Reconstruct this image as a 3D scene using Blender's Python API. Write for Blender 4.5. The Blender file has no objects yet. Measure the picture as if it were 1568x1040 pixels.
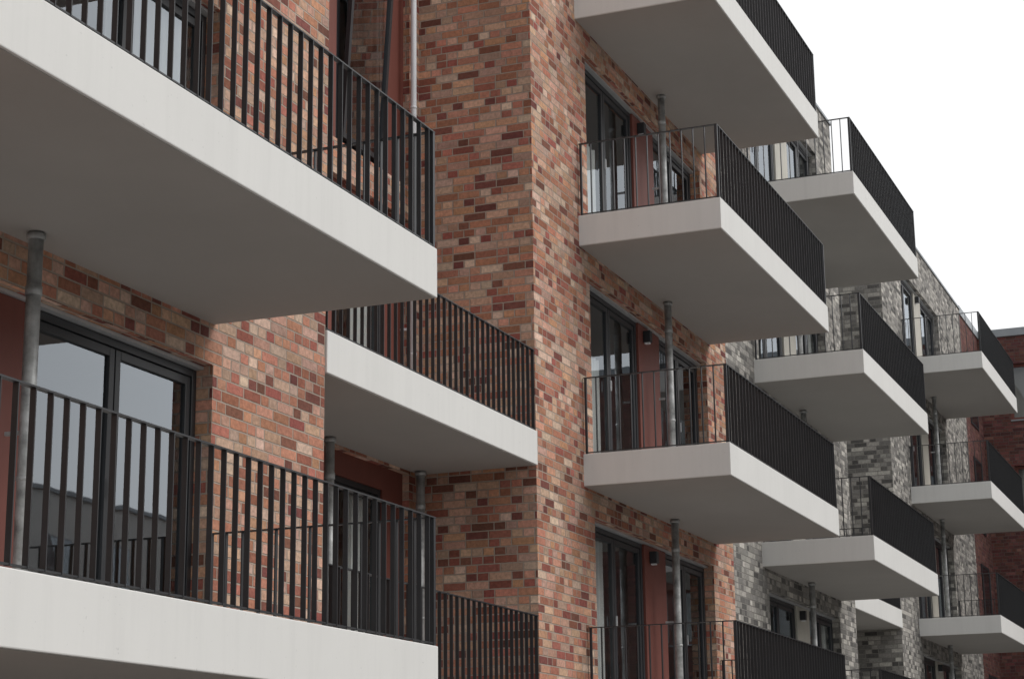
import bpy, math, random
from mathutils import Vector, Matrix
random.seed(7)
scene=bpy.context.scene
scene.view_settings.view_transform='Standard'
scene.view_settings.look='None'
scene.view_settings.exposure=0
CAMZ=1.6
# ------------------------------------------------------------------ materials
def newmat(name):
    m=bpy.data.materials.new(name); m.use_nodes=True
    nt=m.node_tree; nt.nodes.clear()
    out=nt.nodes.new('ShaderNodeOutputMaterial')
    return m,nt,out
class N:
    def __init__(s,nt): s.nt=nt
    def node(s,t,**k):
        n=s.nt.nodes.new(t)
        for a,b in k.items(): setattr(n,a,b)
        return n
    def link(s,a,b): s.nt.links.new(a,b)
    def put(s,inp,v):
        if isinstance(v,bpy.types.NodeSocket): s.link(v,inp)
        else: inp.default_value=v
    def m(s,op,a,b=0.0,c=None):
        n=s.node('ShaderNodeMath',operation=op)
        s.put(n.inputs[0],a); s.put(n.inputs[1],b)
        if c is not None: s.put(n.inputs[2],c)
        return n.outputs[0]
    def mixf(s,f,a,b):
        n=s.node('ShaderNodeMix',data_type='FLOAT')
        s.put(n.inputs[0],f); s.put(n.inputs[2],a); s.put(n.inputs[3],b)
        return n.outputs[0]
    def mixc(s,f,a,b,blend='MIX'):
        n=s.node('ShaderNodeMix',data_type='RGBA',blend_type=blend)
        s.put(n.inputs[0],f); s.put(n.inputs[6],a); s.put(n.inputs[7],b)
        return n.outputs[2]
    def noise(s,vec,scale,detail=4,rough=.5):
        n=s.node('ShaderNodeTexNoise'); n.inputs['Scale'].default_value=scale
        n.inputs['Detail'].default_value=detail; n.inputs['Roughness'].default_value=rough
        if vec is not None: s.link(vec,n.inputs['Vector'])
        return n.outputs[0]
    def mapr(s,v,a,b,c,d):
        n=s.node('ShaderNodeMapRange'); s.put(n.inputs[0],v)
        for i,x in enumerate((a,b,c,d)): n.inputs[i+1].default_value=x
        return n.outputs[0]
def rgba(c): return (c[0],c[1],c[2],1)
def brick_mat(name,cols,mortar,seed=0.0,head=.55,h=.0906,half=.135,dirt=.26):
    m,nt,out=newmat(name); g=N(nt)
    uv=g.node('ShaderNodeUVMap'); sep=g.node('ShaderNodeSeparateXYZ'); g.link(uv.outputs[0],sep.inputs[0])
    U,V=sep.outputs[0],sep.outputs[1]
    r=g.m('DIVIDE',V,h); row=g.m('FLOOR',r); fv=g.m('FRACT',r)
    wn=g.node('ShaderNodeTexWhiteNoise',noise_dimensions='1D'); g.link(g.m('ADD',row,seed+.37),wn.inputs['W'])
    cu=g.m('ADD',g.m('ADD',g.m('DIVIDE',U,half),g.m('MULTIPLY',g.m('FLOOR',g.m('MULTIPLY',wn.outputs[0],8.0)),.5)),1000.0)
    pair=g.m('FLOOR',g.m('MULTIPLY',cu,.5)); cell=g.m('FLOOR',cu)
    def wn2(a,b,o):
        c=g.node('ShaderNodeCombineXYZ'); g.link(g.m('ADD',a,o),c.inputs[0]); g.link(g.m('ADD',b,seed+.21),c.inputs[1])
        w=g.node('ShaderNodeTexWhiteNoise',noise_dimensions='2D'); g.link(c.outputs[0],w.inputs['Vector']); return w.outputs[0]
    ish=g.m('GREATER_THAN',wn2(pair,row,.13),head)
    idx=g.mixf(ish,g.m('MULTIPLY',pair,2.0),cell)
    fp=g.m('MULTIPLY',g.m('FRACT',g.m('MULTIPLY',cu,.5)),2*half)
    fc=g.m('MULTIPLY',g.m('FRACT',cu),half)
    dp=g.m('MINIMUM',fp,g.m('SUBTRACT',2*half,fp)); dc=g.m('MINIMUM',fc,g.m('SUBTRACT',half,fc))
    du=g.mixf(ish,dp,dc)
    dv=g.m('MULTIPLY',g.m('MINIMUM',fv,g.m('SUBTRACT',1.0,fv)),h)
    geo=g.node('ShaderNodeNewGeometry')
    wob=g.m('MULTIPLY',g.m('SUBTRACT',g.noise(geo.outputs['Position'],22,3),.5),.006)
    d=g.m('ADD',g.m('MINIMUM',du,dv),wob)
    mask=g.mapr(d,.0055,.0088,0,1)
    rv=wn2(idx,row,.61)
    ramp=g.node('ShaderNodeValToRGB'); cr=ramp.color_ramp; cr.interpolation='CONSTANT'
    g.link(rv,ramp.inputs[0])
    while len(cr.elements)<len(cols): cr.elements.new(.5)
    for e,(p,c) in zip(cr.elements,cols): e.position=p; e.color=rgba(c)
    v2=wn2(idx,row,.87); v3=wn2(idx,row,.45)
    hs=g.node('ShaderNodeHueSaturation'); g.link(ramp.outputs[0],hs.inputs['Color'])
    g.link(g.mapr(v2,0,1,.78,1.2),hs.inputs['Value']); g.link(g.mapr(v3,0,1,.485,.512),hs.inputs['Hue'])
    n1=g.noise(geo.outputs['Position'],26,5,.65)
    hs2=g.node('ShaderNodeHueSaturation'); g.link(hs.outputs[0],hs2.inputs['Color'])
    g.link(g.mapr(n1,.25,.75,.68,1.30),hs2.inputs['Value'])
    col=g.mixc(mask,rgba(mortar),hs2.outputs[0])
    n2=g.noise(geo.outputs['Position'],.9,4,.6)
    hs3=g.node('ShaderNodeHueSaturation'); g.link(col,hs3.inputs['Color'])
    g.link(g.mapr(n2,.3,.7,1-dirt*.6,1+dirt*.5),hs3.inputs['Value'])
    b=g.node('ShaderNodeBsdfPrincipled'); g.link(hs3.outputs[0],b.inputs['Base Color'])
    b.inputs['Roughness'].default_value=.88; b.inputs['Specular IOR Level'].default_value=.25
    hgt=g.m('ADD',g.m('MULTIPLY',mask,g.mapr(v2,0,1,.6,1.0)),g.m('MULTIPLY',n1,.4))
    bp=g.node('ShaderNodeBump'); bp.inputs['Strength'].default_value=1.0; bp.inputs['Distance'].default_value=.015
    g.link(hgt,bp.inputs['Height']); g.link(bp.outputs[0],b.inputs['Normal'])
    g.link(b.outputs[0],out.inputs[0]); return m
def plain(name,c,rough=.6,metal=0,var=.12,scale=3,bump=.0,spec=.4,streak=0.0,speck=0.0):
    m,nt,out=newmat(name); g=N(nt)
    geo=g.node('ShaderNodeNewGeometry'); P=geo.outputs['Position']
    n=g.noise(P,scale,6,.6)
    hs=g.node('ShaderNodeHueSaturation'); hs.inputs['Color'].default_value=rgba(c)
    val=g.mapr(n,.25,.75,1-var,1+var)
    if streak>0:
        mp=g.node('ShaderNodeMapping'); mp.inputs['Scale'].default_value=(7,7,.45); g.link(P,mp.inputs[0])
        s=g.noise(mp.outputs[0],1.4,5,.65)
        val=g.m('MULTIPLY',val,g.mapr(s,.45,.75,1,1-streak))
    if speck>0:
        s=g.noise(P,34,2,.5)
        val=g.m('MULTIPLY',val,g.mapr(s,.72,.77,1,1-speck))
    g.link(val,hs.inputs['Value'])
    b=g.node('ShaderNodeBsdfPrincipled'); g.link(hs.outputs[0],b.inputs['Base Color'])
    b.inputs['Roughness'].default_value=rough; b.inputs['Metallic'].default_value=metal
    b.inputs['Specular IOR Level'].default_value=spec
    if bump>0:
        bp=g.node('ShaderNodeBump'); bp.inputs['Strength'].default_value=.5; bp.inputs['Distance'].default_value=bump
        g.link(g.noise(P,scale*25,4,.6),bp.inputs['Height']); g.link(bp.outputs[0],b.inputs['Normal'])
    g.link(b.outputs[0],out.inputs[0]); return m
def glass_mat(name,tint=.78,boost=2.3,wav=.06):
    m,nt,out=newmat(name); g=N(nt)
    fr=g.node('ShaderNodeFresnel'); fr.inputs[0].default_value=1.5
    f=g.m('MINIMUM',g.m('ADD',g.m('MULTIPLY',fr.outputs[0],boost),.04),1.0)
    t=g.node('ShaderNodeBsdfTransparent'); t.inputs[0].default_value=(tint,tint*1.03,tint*1.02,1)
    gl=g.node('ShaderNodeBsdfGlossy'); gl.inputs['Roughness'].default_value=.015; gl.inputs[0].default_value=(.88,.94,1,1)
    geo=g.node('ShaderNodeNewGeometry')
    bp=g.node('ShaderNodeBump'); bp.inputs['Strength'].default_value=wav; bp.inputs['Distance'].default_value=.02
    g.link(g.noise(geo.outputs['Position'],1.6,2,.4),bp.inputs['Height']); g.link(bp.outputs[0],gl.inputs['Normal'])
    mx=g.node('ShaderNodeMixShader'); g.link(f,mx.inputs[0]); g.link(t.outputs[0],mx.inputs[1]); g.link(gl.outputs[0],mx.inputs[2])
    g.link(mx.outputs[0],out.inputs[0]); return m
M={}
M['brown']=brick_mat('brown_brick',[(0,(.56,.345,.245)),(.18,(.50,.245,.155)),(.34,(.50,.33,.25)),(.47,(.64,.46,.355)),(.56,(.42,.18,.12)),(.70,(.31,.115,.08)),(.82,(.20,.08,.06)),(.91,(.56,.30,.20))],(.43,.345,.285),3)
M['grey']=brick_mat('grey_brick',[(0,(.33,.315,.29)),(.25,(.42,.40,.365)),(.42,(.25,.24,.225)),(.62,(.18,.172,.162)),(.78,(.115,.11,.105)),(.92,(.50,.475,.435))],(.29,.275,.255),11)
M['red']=brick_mat('red_brick',[(0,(.17,.07,.058)),(.3,(.14,.055,.046)),(.6,(.11,.048,.044)),(.85,(.21,.095,.08))],(.15,.11,.10),19)
M['slab']=plain('pale_concrete',(.74,.735,.715),.75,0,.03,.8,.001,.3,.05,.14)
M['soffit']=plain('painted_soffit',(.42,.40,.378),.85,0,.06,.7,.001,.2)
M['rail']=plain('anthracite_steel',(.030,.031,.034),.42,0,.2,4,0,.5)
M['frame']=plain('dark_window_frame',(.026,.028,.032),.4,0,.15,3,0,.5)
M['alu']=plain('aluminium_flashing',(.50,.51,.52),.45,.4,.1,3)
M['panel']=plain('red_brown_panel',(.18,.056,.042),.55,0,.1,2,0,.4,.12)
M['cream']=plain('beige_panel',(.45,.43,.38),.6,0,.1,2,0,.4,.15)
M['pipe']=plain('galvanised_pipe',(.46,.47,.47),.5,.4,.55,8,.001,.4,.3)
M['wpipe']=plain('white_pipe',(.76,.77,.79),.4,0,.06,4)
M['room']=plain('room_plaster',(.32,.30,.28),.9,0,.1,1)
M['curtain']=plain('curtain_cloth',(.88,.87,.85),.9,0,.05,3)
M['glass']=glass_mat('window_glass',.84,1.25)
M['glassb']=glass_mat('balcony_door_glass',.72,3.4)
M['cap']=plain('parapet_metal',(.30,.32,.34),.45,.3,.1,2)
M['roof']=plain('roof_felt',(.12,.12,.12),.9)
M['asphalt']=plain('asphalt',(.055,.055,.057),.9,0,.2,2,.004)
M['paving']=plain('paving',(.27,.26,.245),.85,0,.15,1.5,.003)
M['kerb']=plain('kerb_stone',(.35,.34,.33),.8,0,.15,2,.003)
M['ground']=plain('ground',(.18,.18,.15),.95,0,.25,.3,.01)
M['plaster']=plain('white_plaster',(.70,.69,.66),.85,0,.06,.8,0,.2,.08)
M['mark']=plain('road_paint',(.75,.75,.73),.7)
# ------------------------------------------------------------------ mesh builder
class MB:
    def __init__(s): s.v=[];s.f=[];s.mi=[];s.mats=[]
    def mid(s,m):
        if m not in s.mats: s.mats.append(m)
        return s.mats.index(m)
    def box(s,x0,x1,y0,y1,z0,z1,m):
        i=len(s.v); k=s.mid(m)
        s.v+=[(x0,y0,z0),(x1,y0,z0),(x1,y1,z0),(x0,y1,z0),(x0,y0,z1),(x1,y0,z1),(x1,y1,z1),(x0,y1,z1)]
        for q in ((0,3,2,1),(4,5,6,7),(0,1,5,4),(1,2,6,5),(2,3,7,6),(3,0,4,7)):
            s.f.append(tuple(i+a for a in q)); s.mi.append(k)
    def quad(s,pts,m):
        i=len(s.v); s.v+=list(pts); s.f.append(tuple(range(i,i+len(pts)))); s.mi.append(s.mid(m))
    def cyl(s,x,y,z0,z1,r,m,n=20):
        i=len(s.v);k=s.mid(m)
        for z in (z0,z1):
            for a in range(n):
                t=2*math.pi*a/n; s.v.append((x+r*math.cos(t),y+r*math.sin(t),z))
        for a in range(n):
            b=(a+1)%n; s.f.append((i+a,i+b,i+n+b,i+n+a)); s.mi.append(k)
        s.f.append(tuple(i+n+a for a in range(n))); s.mi.append(k)
        s.f.append(tuple(i+a for a in reversed(range(n)))); s.mi.append(k)
    def make(s,name,parent=None,bevel=0,smooth=False):
        me=bpy.data.meshes.new(name); me.from_pydata(s.v,[],s.f)
        for m in s.mats: me.materials.append(M[m])
        me.polygons.foreach_set('material_index',s.mi)
        uvl=me.uv_layers.new(name='UVMap')
        for p in me.polygons:
            n=p.normal; ax,ay,az=abs(n.x),abs(n.y),abs(n.z)
            for li in p.loop_indices:
                c=me.vertices[me.loops[li].vertex_index].co
                if az>ax and az>ay: uvl.data[li].uv=(c.x,c.y)
                elif ay>=ax: uvl.data[li].uv=(c.x,c.z)
                else: uvl.data[li].uv=(c.y+.06,c.z)
        if smooth:
            for p in me.polygons:
                p.use_smooth=abs(p.normal.z)<.5
        me.update()
        o=bpy.data.objects.new(name,me); scene.collection.objects.link(o)
        if parent is not None:
            o.parent=parent; o.matrix_parent_inverse=Matrix.Translation(-parent.location)
        if bevel:
            b=o.modifiers.new('bevel','BEVEL'); b.width=bevel; b.segments=2; b.limit_method='ANGLE'
        return o
def empty(name,loc):
    e=bpy.data.objects.new(name,None); e.location=loc; e.empty_display_size=.3
    scene.collection.objects.link(e); return e
# ------------------------------------------------------------------ levels
L=[-.13,2.77,5.67,8.56,11.46]
TH=.375; RH=.91; ROOF=14.7
# ------------------------------------------------------------------ balconies
def bars_x(mb,x0,x1,y,z,step=.140,d=.035,t=.008):
    n=max(2,round((x1-x0)/step))
    for i in range(n+1):
        x=x0+(x1-x0)*i/n; j=random.uniform(-.002,.002)
        mb.box(x-t/2+j,x+t/2+j,y-d/2,y+d/2,z+.012,z+RH-.010,'rail')
def bars_y(mb,y0,y1,x,z,step=.145,d=.036,t=.009):
    n=max(2,round((y1-y0)/step))
    for i in range(1,n):
        y=y0+(y1-y0)*i/n
        mb.box(x-d/2,x+d/2,y-t/2,y+t/2,z+.012,z+RH-.010,'rail')
def balcony(x0,x1,yo,yi,z):
    e=empty('balcony',((x0+x1)/2,(yo+yi)/2,z))
    mb=MB(); mb.box(x0,x1,yo,yi+.02,z-TH,z,'slab'); mb.make('slab',e,.008)
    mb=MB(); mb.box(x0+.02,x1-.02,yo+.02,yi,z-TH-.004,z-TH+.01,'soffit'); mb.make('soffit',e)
    mb=MB(); i=.03; ya=yo+i; xa=x0+i; xb=x1-i
    bars_x(mb,xa+.09,xb-.09,ya,z); bars_y(mb,ya,yi-.02,xa,z); bars_y(mb,ya,yi-.02,xb,z)
    w=.019
    mb.box(xa-w,xb+w,ya-w,ya+w,z+RH-.010,z+RH,'rail')
    for X in (xa,xb): mb.box(X-w,X+w,ya+w,yi-.01,z+RH-.010,z+RH,'rail')
    mb.box(xa+.02,xb-.02,ya-.014,ya+.014,z+.014,z+.024,'rail')
    for X in (xa,xb): mb.box(X-.014,X+.014,ya+.02,yi-.02,z+.014,z+.024,'rail')
    for X in (xa,xb):
        mb.box(X-.017,X+.017,ya-.017,ya+.017,z+.001,z+RH-.0105,'rail')
        mb.box(X-.015,X+.015,yi-.045,yi-.02,z+.001,z+RH-.0105,'rail')
    mb.make('railing',e)
def loggia(x0,x1,yo,yi,z):
    e=empty('recessed_balcony',((x0+x1)/2,(yo+yi)/2,z))
    mb=MB(); mb.box(x0+.004,x1-.004,yo,yi-.004,z-TH,z,'slab'); mb.make('slab',e,.008)
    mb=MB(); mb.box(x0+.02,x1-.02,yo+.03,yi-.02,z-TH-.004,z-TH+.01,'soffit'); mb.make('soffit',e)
    mb=MB(); ya=yo+.035
    bars_x(mb,x0+.04,x1-.04,ya,z)
    mb.box(x0+.01,x1-.01,ya-.019,ya+.019,z+RH-.010,z+RH,'rail')
    mb.box(x0+.01,x1-.01,ya-.014,ya+.014,z+.014,z+.024,'rail')
    mb.make('railing',e)
def pipe(x,y,z0,z1,r=.048,mat='pipe',name='drainpipe'):
    e=empty(name,(x,y,z0))
    mb=MB(); mb.cyl(x,y,z0,z1,r,mat)
    mb.cyl(x,y,z1-.05,z1-.012,r*1.3,mat)
    mb.cyl(x,y,z1-.42,z1-.36,r*1.13,mat)
    zz=z0+.9
    while zz<z1-.5:
        mb.cyl(x,y,zz,zz+.03,r*1.12,mat); zz+=1.45
    mb.make('pipe_run',e,0,True)
    mb=MB(); mb.box(x-.012,x+.012,y,y+.16,z0+1.2,z0+1.225,mat); mb.make('bracket',e)
# ------------------------------------------------------------------ windows
def window(parent,x0,x1,z0,z1,y,n,curt=(),gm='glass',top=1.0):
    mb=MB(); fw=.06; d=.08; g=MB()
    mb.box(x0,x0+fw,y,y+d,z0,z1,'frame'); mb.box(x1-fw,x1,y,y+d,z0,z1,'frame')
    mb.box(x0+fw,x1-fw,y,y+d,z1-fw,z1,'frame'); mb.box(x0+fw,x1-fw,y,y+d,z0,z0+fw,'frame')
    a=x0+fw; W=(x1-x0-2*fw)/n
    for i in range(n):
        p,q=a+W*i+.006,a+W*(i+1)-.006; s=.065; y1=y+.012; y2=y+d-.01
        zb,zt=z0+fw+.006,z1-fw-.006
        mb.box(p,p+s,y1,y2,zb,zt,'frame'); mb.box(q-s,q,y1,y2,zb,zt,'frame')
        mb.box(p+s,q-s,y1,y2,zt-s,zt,'frame'); mb.box(p+s,q-s,y1,y2,zb,zb+s,'frame')
        if i<n-1:
            mb.box(q+.001,q+.011,y+.03,y2,zb,zt,'frame')
            hz=(zb+zt)*.5-.05
            g.box(q-.045,q-.02,y-.03,y-.015,hz,hz+.13,'alu')
        yy=y+.035
        g.quad([(p+s,yy,zb+s),(q-s,yy,zb+s),(q-s,yy,zt-s),(p+s,yy,zt-s)],gm)
    mb.make('window_frame',parent,.004); g.make('window_glass',parent)
    for (c0,c1) in curt:
        c=MB(); X0=x0+(x1-x0)*c0; X1=x0+(x1-x0)*c1; k=max(8,int((X1-X0)/.02))
        ph=random.random()*6; zt=z0+(z1-z0)*top-.02
        def yc(x): return y+.115+.018*math.sin(x*48+ph)+.008*math.sin(x*101+ph*2)
        for j in range(k):
            xa=X0+(X1-X0)*j/k; xb=X0+(X1-X0)*(j+1)/k
            c.quad([(xa,yc(xa),z0+.03),(xb,yc(xb),z0+.03),(xb,yc(xb),zt),(xa,yc(xa),zt)],'curtain')
        o=c.make('curtain',parent)
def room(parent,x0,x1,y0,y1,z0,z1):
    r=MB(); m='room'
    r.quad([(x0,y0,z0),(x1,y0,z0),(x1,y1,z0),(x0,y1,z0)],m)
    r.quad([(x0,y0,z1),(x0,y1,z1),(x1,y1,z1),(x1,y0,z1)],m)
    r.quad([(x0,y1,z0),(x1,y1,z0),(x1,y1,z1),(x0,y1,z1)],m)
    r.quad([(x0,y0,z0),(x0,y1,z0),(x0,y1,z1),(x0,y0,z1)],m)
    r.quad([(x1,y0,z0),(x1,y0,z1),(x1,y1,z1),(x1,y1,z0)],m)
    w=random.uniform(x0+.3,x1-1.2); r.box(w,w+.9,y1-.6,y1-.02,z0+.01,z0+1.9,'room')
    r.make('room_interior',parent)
# curtain layout (first window, second window, curtain height share)
CURT={11:((),(),1),12:((),((.42,.98),),1),13:((),(),1),
      31:(((.01,.46),),(),.95),32:(((.01,.46),),(),.66),33:(((.01,.46),),((.7,.98),),.60),34:((),(),1)}  # first-window cloth here stands in for bright sky reflected in the door glass
def opening_fill(parent,ox0,ox1,yf,z0,head,pmat,seed,lamp=True):
    rnd=random.Random(seed)
    a=ox0+(ox1-ox0)*.44; b=ox0+(ox1-ox0)*.62
    gm='glass'
    if seed//10==1: a=ox0+(ox1-ox0)*.42; b=ox0+(ox1-ox0)*.56; gm='glassb'
    y=yf+.14
    curts=[((0.02,.30),),((0.5,.98),),((.03,.22),(.8,.97)),((.03,.16),),((.45,.75),)]
    c1,c2,top=CURT.get(seed,(rnd.choice(curts),rnd.choice(curts),1))
    window(parent,ox0+.004,a,z0+.002,z0+head-.03,y,2,c1,gm,top)
    window(parent,b,ox1-.004,z0+.002,z0+head-.03,y,2 if (ox1-b)>1.5 else 1,c2,gm,top)
    mb=MB(); mb.box(a+.003,b-.003,y-.03,y+.1,z0+.002,z0+head-.03,pmat)
    mb.make('facade_panel',parent,.004)
    mb=MB(); mb.box(ox0+.004,ox1-.004,y-.06,y+.08,z0+head-.028,z0+head-.004,'alu'); mb.make('head_flashing',parent)
    if lamp:
        mb=MB(); xx=(a+b)/2-.2; mb.box(xx-.05,xx+.05,y-.13,y-.031,z0+1.95,z0+2.10,'frame'); mb.box(xx-.03,xx+.03,y-.11,y-.04,z0+1.93,z0+1.949,'wpipe'); mb.make('wall_lamp',parent,.006)
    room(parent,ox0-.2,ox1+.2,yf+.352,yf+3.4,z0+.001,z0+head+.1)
def bay(parent,x0,x1,yf,mat,ops,pmat,seed=0,head=2.2,lamp=True):
    w=MB(); T=.35; o0,o1=ops
    w.box(x0,o0,yf,yf+T,0,ROOF,mat); w.box(o1,x1,yf,yf+T,0,ROOF,mat)
    prev=0
    for i,l in enumerate(L):
        if l>.1: w.box(o0,o1,yf,yf+T,prev,l,mat)
        prev=l+head
    w.box(o0,o1,yf,yf+T,prev,ROOF,mat)
    w.box(x0,x0+.35,yf+T,yf+6,0,ROOF,mat); w.box(x1-.35,x1,yf+T,yf+6,0,ROOF,mat)
    w.make('walls',parent)
    for i,l in enumerate(L):
        opening_fill(parent,o0,o1,yf,max(l,.01),head if l>0 else head-.14,pmat,seed*10+i,lamp)
    c=MB(); c.box(x0-.03,x1+.03,yf-.03,yf+.38,ROOF+.001,ROOF+.05,'cap'); c.box(x0-.03,x0+.38,yf+.38,yf+6,ROOF+.001,ROOF+.05,'cap')
    c.box(x1-.38,x1+.03,yf+.38,yf+6,ROOF+.001,ROOF+.05,'cap'); c.make('parapet_cap',parent)
    r=MB(); r.box(x0+.36,x1-.36,yf+.36,yf+12,ROOF-.5,ROOF-.3,'roof'); r.make('roof',parent)
def recess(parent,x0,x1,yb,mat,pmat,seed):
    w=MB(); T=.33; o0,o1=x0+.95,x1-.26; hh=2.5
    w.box(x0,o0,yb,yb+T,0,ROOF,mat); w.box(o1,x1,yb,yb+T,0,ROOF,mat)
    prev=0
    for l in L:
        if l>.1: w.box(o0,o1,yb,yb+T,prev,l,mat)
        prev=l+hh
    w.box(o0,o1,yb,yb+T,prev,ROOF,mat)
    w.make('recess_wall',parent)
    for i,l in enumerate(L):
        z=max(l,.01); y=yb+.1
        p=MB(); a1=o0+.05; a2=o0+1.7; b1=o0+2.05; b2=o1-.5; h=2.25
        p.box(o0,a1,y-.02,y+.08,z+.002,z+h,pmat); p.box(a2,b1,y-.02,y+.08,z+.002,z+h,pmat); p.box(b2,o1,y-.02,y+.08,z+.002,z+h,pmat)
        p.box(o0,o1,y-.02,y+.08,z+h,l+hh,pmat); p.make('facade_panel',parent)
        window(parent,a1+.003,a2-.003,z+.003,z+h-.003,y,2,((.1,.4),) if i%2 else ())
        window(parent,b1+.003,b2-.003,z+.003,z+h-.003,y,1,((.5,.95),) if i!=3 else ())
        if i==3:
            s=MB(); q=.055
            W=b2-b1-.2; H=h-.2
            s.box(0,q,0,.05,0,H,'frame'); s.box(W-q,W,0,.05,0,H,'frame'); s.box(q,W-q,0,.05,0,q,'frame'); s.box(q,W-q,0,.05,H-q,H,'frame')
            s.quad([(q,.025,q),(W-q,.025,q),(W-q,.025,H-q),(q,.025,H-q)],'glassb')
            ob=s.make('tilted_sash',parent)
            ob.matrix_basis=Matrix.Translation((b1+.1,y-.06,z+.1))@Matrix.Rotation(math.radians(3.5),4,'X')
        room(parent,o0-.1,o1+.1,yb+T+.002,yb+3.5,z+.001,z+hh)
    c=MB(); c.box(x0+.04,x1-.04,yb-.03,yb+.36,ROOF+.001,ROOF+.05,'cap'); c.make('parapet_cap',parent)
    r=MB(); r.box(x0+.02,x1-.02,yb+.36,yb+9,ROOF-.5,ROOF-.3,'roof'); r.make('roof',parent)

# ---- brown brick apartment building : bay, recess, bay
A=empty('brown_brick_apartment_building',(13,9,0))
bay(A,4.5,14.25,7.47,'brown',(7.50,12.42),'panel',seed=1,lamp=False)
recess(A,14.25,19.19,8.87,'brown','panel',2)
bay(A,19.19,27.0,7.47,'brown',(21.04,25.95),'panel',seed=3)
w=MB(); w.box(-3,4.5,7.47,7.82,0,ROOF,'brown'); w.make('end_wall',A)
# ---- grey brick apartment building
B=empty('grey_brick_apartment_building',(39,9,0))
bay(B,27.003,35.5,7.54,'grey',(29.24,34.15),'cream',seed=4)
recess(B,35.5,40.2,9.0,'grey','cream',5)
bay(B,40.2,51.0,7.6,'grey',(42.55,47.45),'cream',seed=6)
for i in (1,2,3): balcony(7.0,12.44,5.60,7.47,L[i])
for i in (1,2,3,4): balcony(20.7,26.15,5.716,7.47,L[i])
for i in (1,2,3,4): balcony(28.9,34.35,5.80,7.54,L[i])
for i in (1,2,3,4): balcony(42.25,47.7,5.86,7.6,L[i])
for i in (1,2):
    loggia(14.25,19.19,7.45,8.87,L[i]); loggia(35.5,40.2,7.57,9.0,L[i])
def zr(i): return L[i]+.0,L[i+1]-TH-.005
for i in (0,1,2,3):
    z0,z1=zr(i); z0=max(z0,.0)
    if i<3: pipe(9.88,7.28,z0,z1)
    pipe(23.6,7.29,z0,z1); pipe(31.3,7.35,z0,z1); pipe(44.9,7.4,z0,z1)
    if i<2:
        pipe(18.95,8.74,z0,z1); pipe(16.8,8.74,z0,z1)
pipe(18.85,8.78,L[2],ROOF-.2,.034,'wpipe','white_downpipe')
pipe(39.9,8.9,L[2],ROOF-.2,.034,'wpipe','white_downpipe')
# ---- red brick building closing the street
R=empty('red_brick_building',(57,0,0))
w=MB(); XR=54.2
w.box(51.003,XR,7.62,7.95,0,ROOF-.1,'red')
ys=[(-14,-12.2),(-10.2,-8.4),(-6.4,-4.6),(-2.6,-.8),(1.4,3.2),(5.2,6.85)]
zs=[(l+.75,l+2.95-.6) for l in [.2,2.75,5.65,8.55,11.45]]
cur=-16.0
for (a,b) in ys:
    w.box(XR,XR+.35,cur,a,0,ROOF-.1,'red'); pz=0
    for (c,d) in zs:
        w.box(XR,XR+.35,a,b,pz,c,'red'); pz=d
    w.box(XR,XR+.35,a,b,pz,ROOF-.1,'red'); cur=b
w.box(XR,XR+.35,cur,7.95,0,ROOF-.1,'red')
w.box(XR+.35,66,-16,-15.7,0,ROOF-.1,'red'); w.box(XR+.35,66,7.6,7.95,0,ROOF-.1,'red')
w.make('walls',R)
w=MB(); w.box(51.0,XR+.38,7.59,8.0,ROOF-.099,ROOF+.12,'cap'); w.box(XR-.04,XR+.4,-16.04,7.58,ROOF-.099,ROOF+.12,'cap'); w.make('parapet_cap',R)
w=MB(); w.box(XR+.36,66,-15.6,7.5,ROOF-.6,ROOF-.3,'roof'); w.make('roof',R)
w=MB()
for (a,b) in ys:
    for (c,d) in zs:
        x=XR+.12; f=.08; m='panel'
        w.box(x,x+.08,a,a+f,c,d,m); w.box(x,x+.08,b-f,b,c,d,m); w.box(x,x+.08,a+f,b-f,c,c+f,m); w.box(x,x+.08,a+f,b-f,d-f,d,m)
        mm=(a+b)/2; w.box(x+.005,x+.075,mm-.05,mm+.05,c+f,d-f,m)
        w.quad([(x+.04,a+f,c+f),(x+.04,b-f,c+f),(x+.04,b-f,d-f),(x+.04,a+f,d-f)],'glass')
        w.box(XR-.03,XR+.12,a,b,c-.04,c-.002,'cap')
w.make('windows',R)
w=MB(); w.box(XR+.36,XR+.4,-15.6,7.55,0.1,ROOF-.65,'room'); w.make('interior_wall',R)
w=MB()
for l in L[1:]:
    a,b,c,d=51.9,53.2,l+.3,l+2.3; y=7.595
    w.box(a,a+.07,y,y+.02,c,d,'frame'); w.box(b-.07,b,y,y+.02,c,d,'frame'); w.box(a+.07,b-.07,y,y+.02,c,c+.07,'frame'); w.box(a+.07,b-.07,y,y+.02,d-.07,d,'frame')
    w.box(a+.07,b-.07,y+.012,y+.02,c+.07,d-.07,'frame')
    w.quad([(a+.07,y+.008,c+.07),(b-.07,y+.008,c+.07),(b-.07,y+.008,d-.07),(a+.07,y+.008,d-.07)],'glass')
w.make('return_windows',R)
# ---- opposite plastered building (seen in the glass)
O=empty('white_plaster_building',(45,-26,0))
w=MB(); yo=-24.0; H=12.6
w.box(2,130,yo-10,yo,0,H,'plaster'); w.make('walls',O)
w=MB(); w.box(1.9,130.1,yo-10.1,yo+.1,H+.001,H+.15,'cap'); w.make('parapet_cap',O)
w=MB(); x=4
while x<127:
    for l in (1.0,3.9,6.8,9.7):
        w.box(x,x+1.3,yo+.002,yo+.03,l,l+1.5,'cap'); 
        w.quad([(x+1.23,yo+.034,l+.07),(x+.07,yo+.034,l+.07),(x+.07,yo+.034,l+1.43),(x+1.23,yo+.034,l+1.43)],'glassb')
        w.box(x-.05,x+1.35,yo+.031,yo+.12,l-.06,l-.003,'cap')
    x+=3.9
w.make('windows',O)
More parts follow.
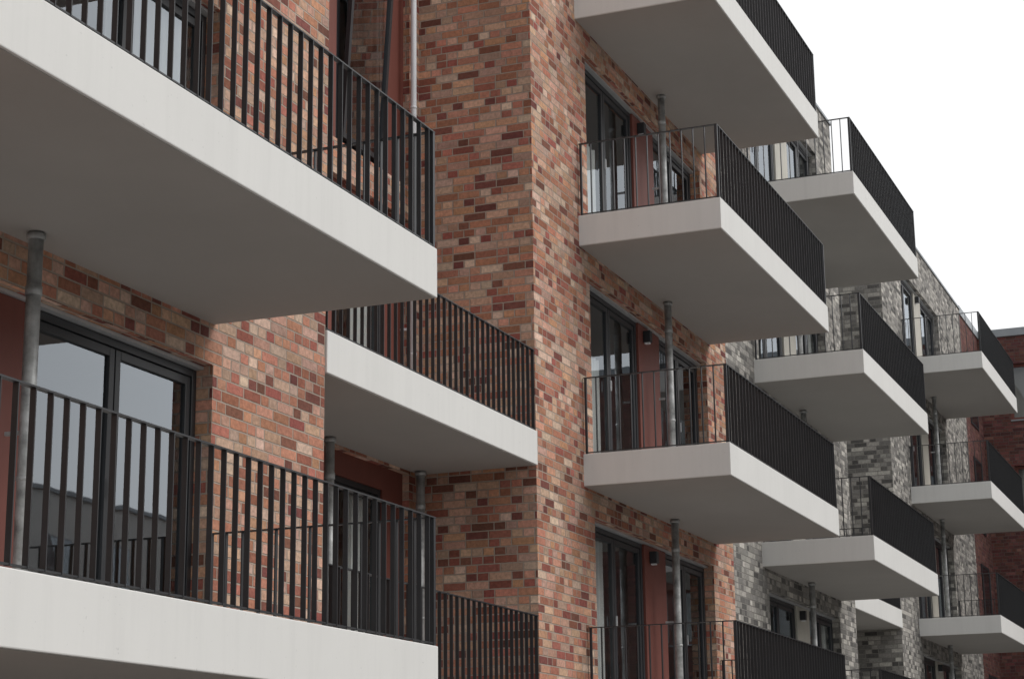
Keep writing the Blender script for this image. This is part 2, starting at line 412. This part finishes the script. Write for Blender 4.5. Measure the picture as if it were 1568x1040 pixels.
# ------------------------------------------------------------------ ground
w=MB(); w.quad([(-600,-600,0),(600,-600,0),(600,600,0),(-600,600,0)],'ground'); g=w.make('ground'); g.location.z=-.02
w=MB(); w.quad([(-60,3.0,-.004),(54.19,3.0,-.004),(54.19,7.6,-.004),(-60,7.6,-.004)],'paving'); w.make('pavement')
w=MB(); w.quad([(-60,-23.95,-.004),(54,-23.95,-.004),(54,-5.2,-.004),(-60,-5.2,-.004)],'paving'); w.make('pavement')
w=MB(); w.quad([(-60,-5.05,-.012),(54,-5.05,-.012),(54,2.85,-.012),(-60,2.85,-.012)],'asphalt'); w.make('road')
w=MB(); w.box(-60,54,2.85,3.0,-.1,.08,'kerb'); w.make('kerb',None,.01)
w=MB(); w.box(-60,54,-5.2,-5.05,-.1,.08,'kerb'); w.make('kerb',None,.01)
w=MB(); x=-58
while x<52: w.quad([(x,-1.16,-.008),(x+3,-1.16,-.008),(x+3,-1.04,-.008),(x,-1.04,-.008)],'mark'); x+=6
w.make('road_marking')
# ------------------------------------------------------------------ world, sun
s=Vector((.26,-.82,.62)).normalized()
el=math.asin(s.z); az=math.atan2(s.x,s.y)
wd=bpy.data.worlds.new('World'); scene.world=wd; wd.use_nodes=True
nt=wd.node_tree; g=N(nt); bg=nt.nodes['Background']
sky=g.node('ShaderNodeTexSky',sky_type='NISHITA'); sky.sun_disc=False; sky.sun_elevation=el; sky.sun_rotation=az
hs=g.node('ShaderNodeHueSaturation'); hs.inputs['Saturation'].default_value=.35; g.link(sky.outputs[0],hs.inputs['Color'])
tc=g.node('ShaderNodeTexCoord')
cl=g.noise(tc.outputs['Generated'],2.2,5,.55)
cc=g.mixc(g.mapr(cl,.35,.65,0,1),(10.0,10.15,10.35,1),(11.2,11.25,11.3,1))
# sky gradient added to darken side walls: brighter on the sun's side, dimmer behind
dp=g.node('ShaderNodeVectorMath',operation='DOT_PRODUCT'); g.link(tc.outputs['Generated'],dp.inputs[0]); dp.inputs[1].default_value=(.75,-.55,.37)
fac=g.mapr(dp.outputs['Value'],-1,.55,.50,1.0)
cv=g.node('ShaderNodeVectorMath',operation='SCALE'); g.link(cc,cv.inputs[0]); g.link(fac,cv.inputs['Scale'])
g.link(g.mixc(.9,hs.outputs[0],cv.outputs[0]),bg.inputs[0]); bg.inputs[1].default_value=.1
ld=bpy.data.lights.new('sun','SUN'); ld.energy=1.5; ld.angle=math.radians(34); ld.color=(1,.965,.92)
lo=bpy.data.objects.new('sun',ld); scene.collection.objects.link(lo); lo.rotation_euler=s.to_track_quat('Z','Y').to_euler(); lo.location=(10,-20,30)
# ------------------------------------------------------------------ camera
right=Vector((.37658,-.92632,-.011647)); down=Vector((.21850,.10104,-.97061)); fwd=Vector((.90024,.36297,.24045))
cd=bpy.data.cameras.new('camera'); cd.sensor_width=36; cd.sensor_fit='HORIZONTAL'; cd.lens=2950/1568*36; cd.clip_end=2000
co=bpy.data.objects.new('camera',cd); scene.collection.objects.link(co)
mt=Matrix((( right.x,-down.x,-fwd.x,0),(right.y,-down.y,-fwd.y,0),(right.z,-down.z,-fwd.z,CAMZ),(0,0,0,1)))
co.matrix_world=mt; scene.camera=co
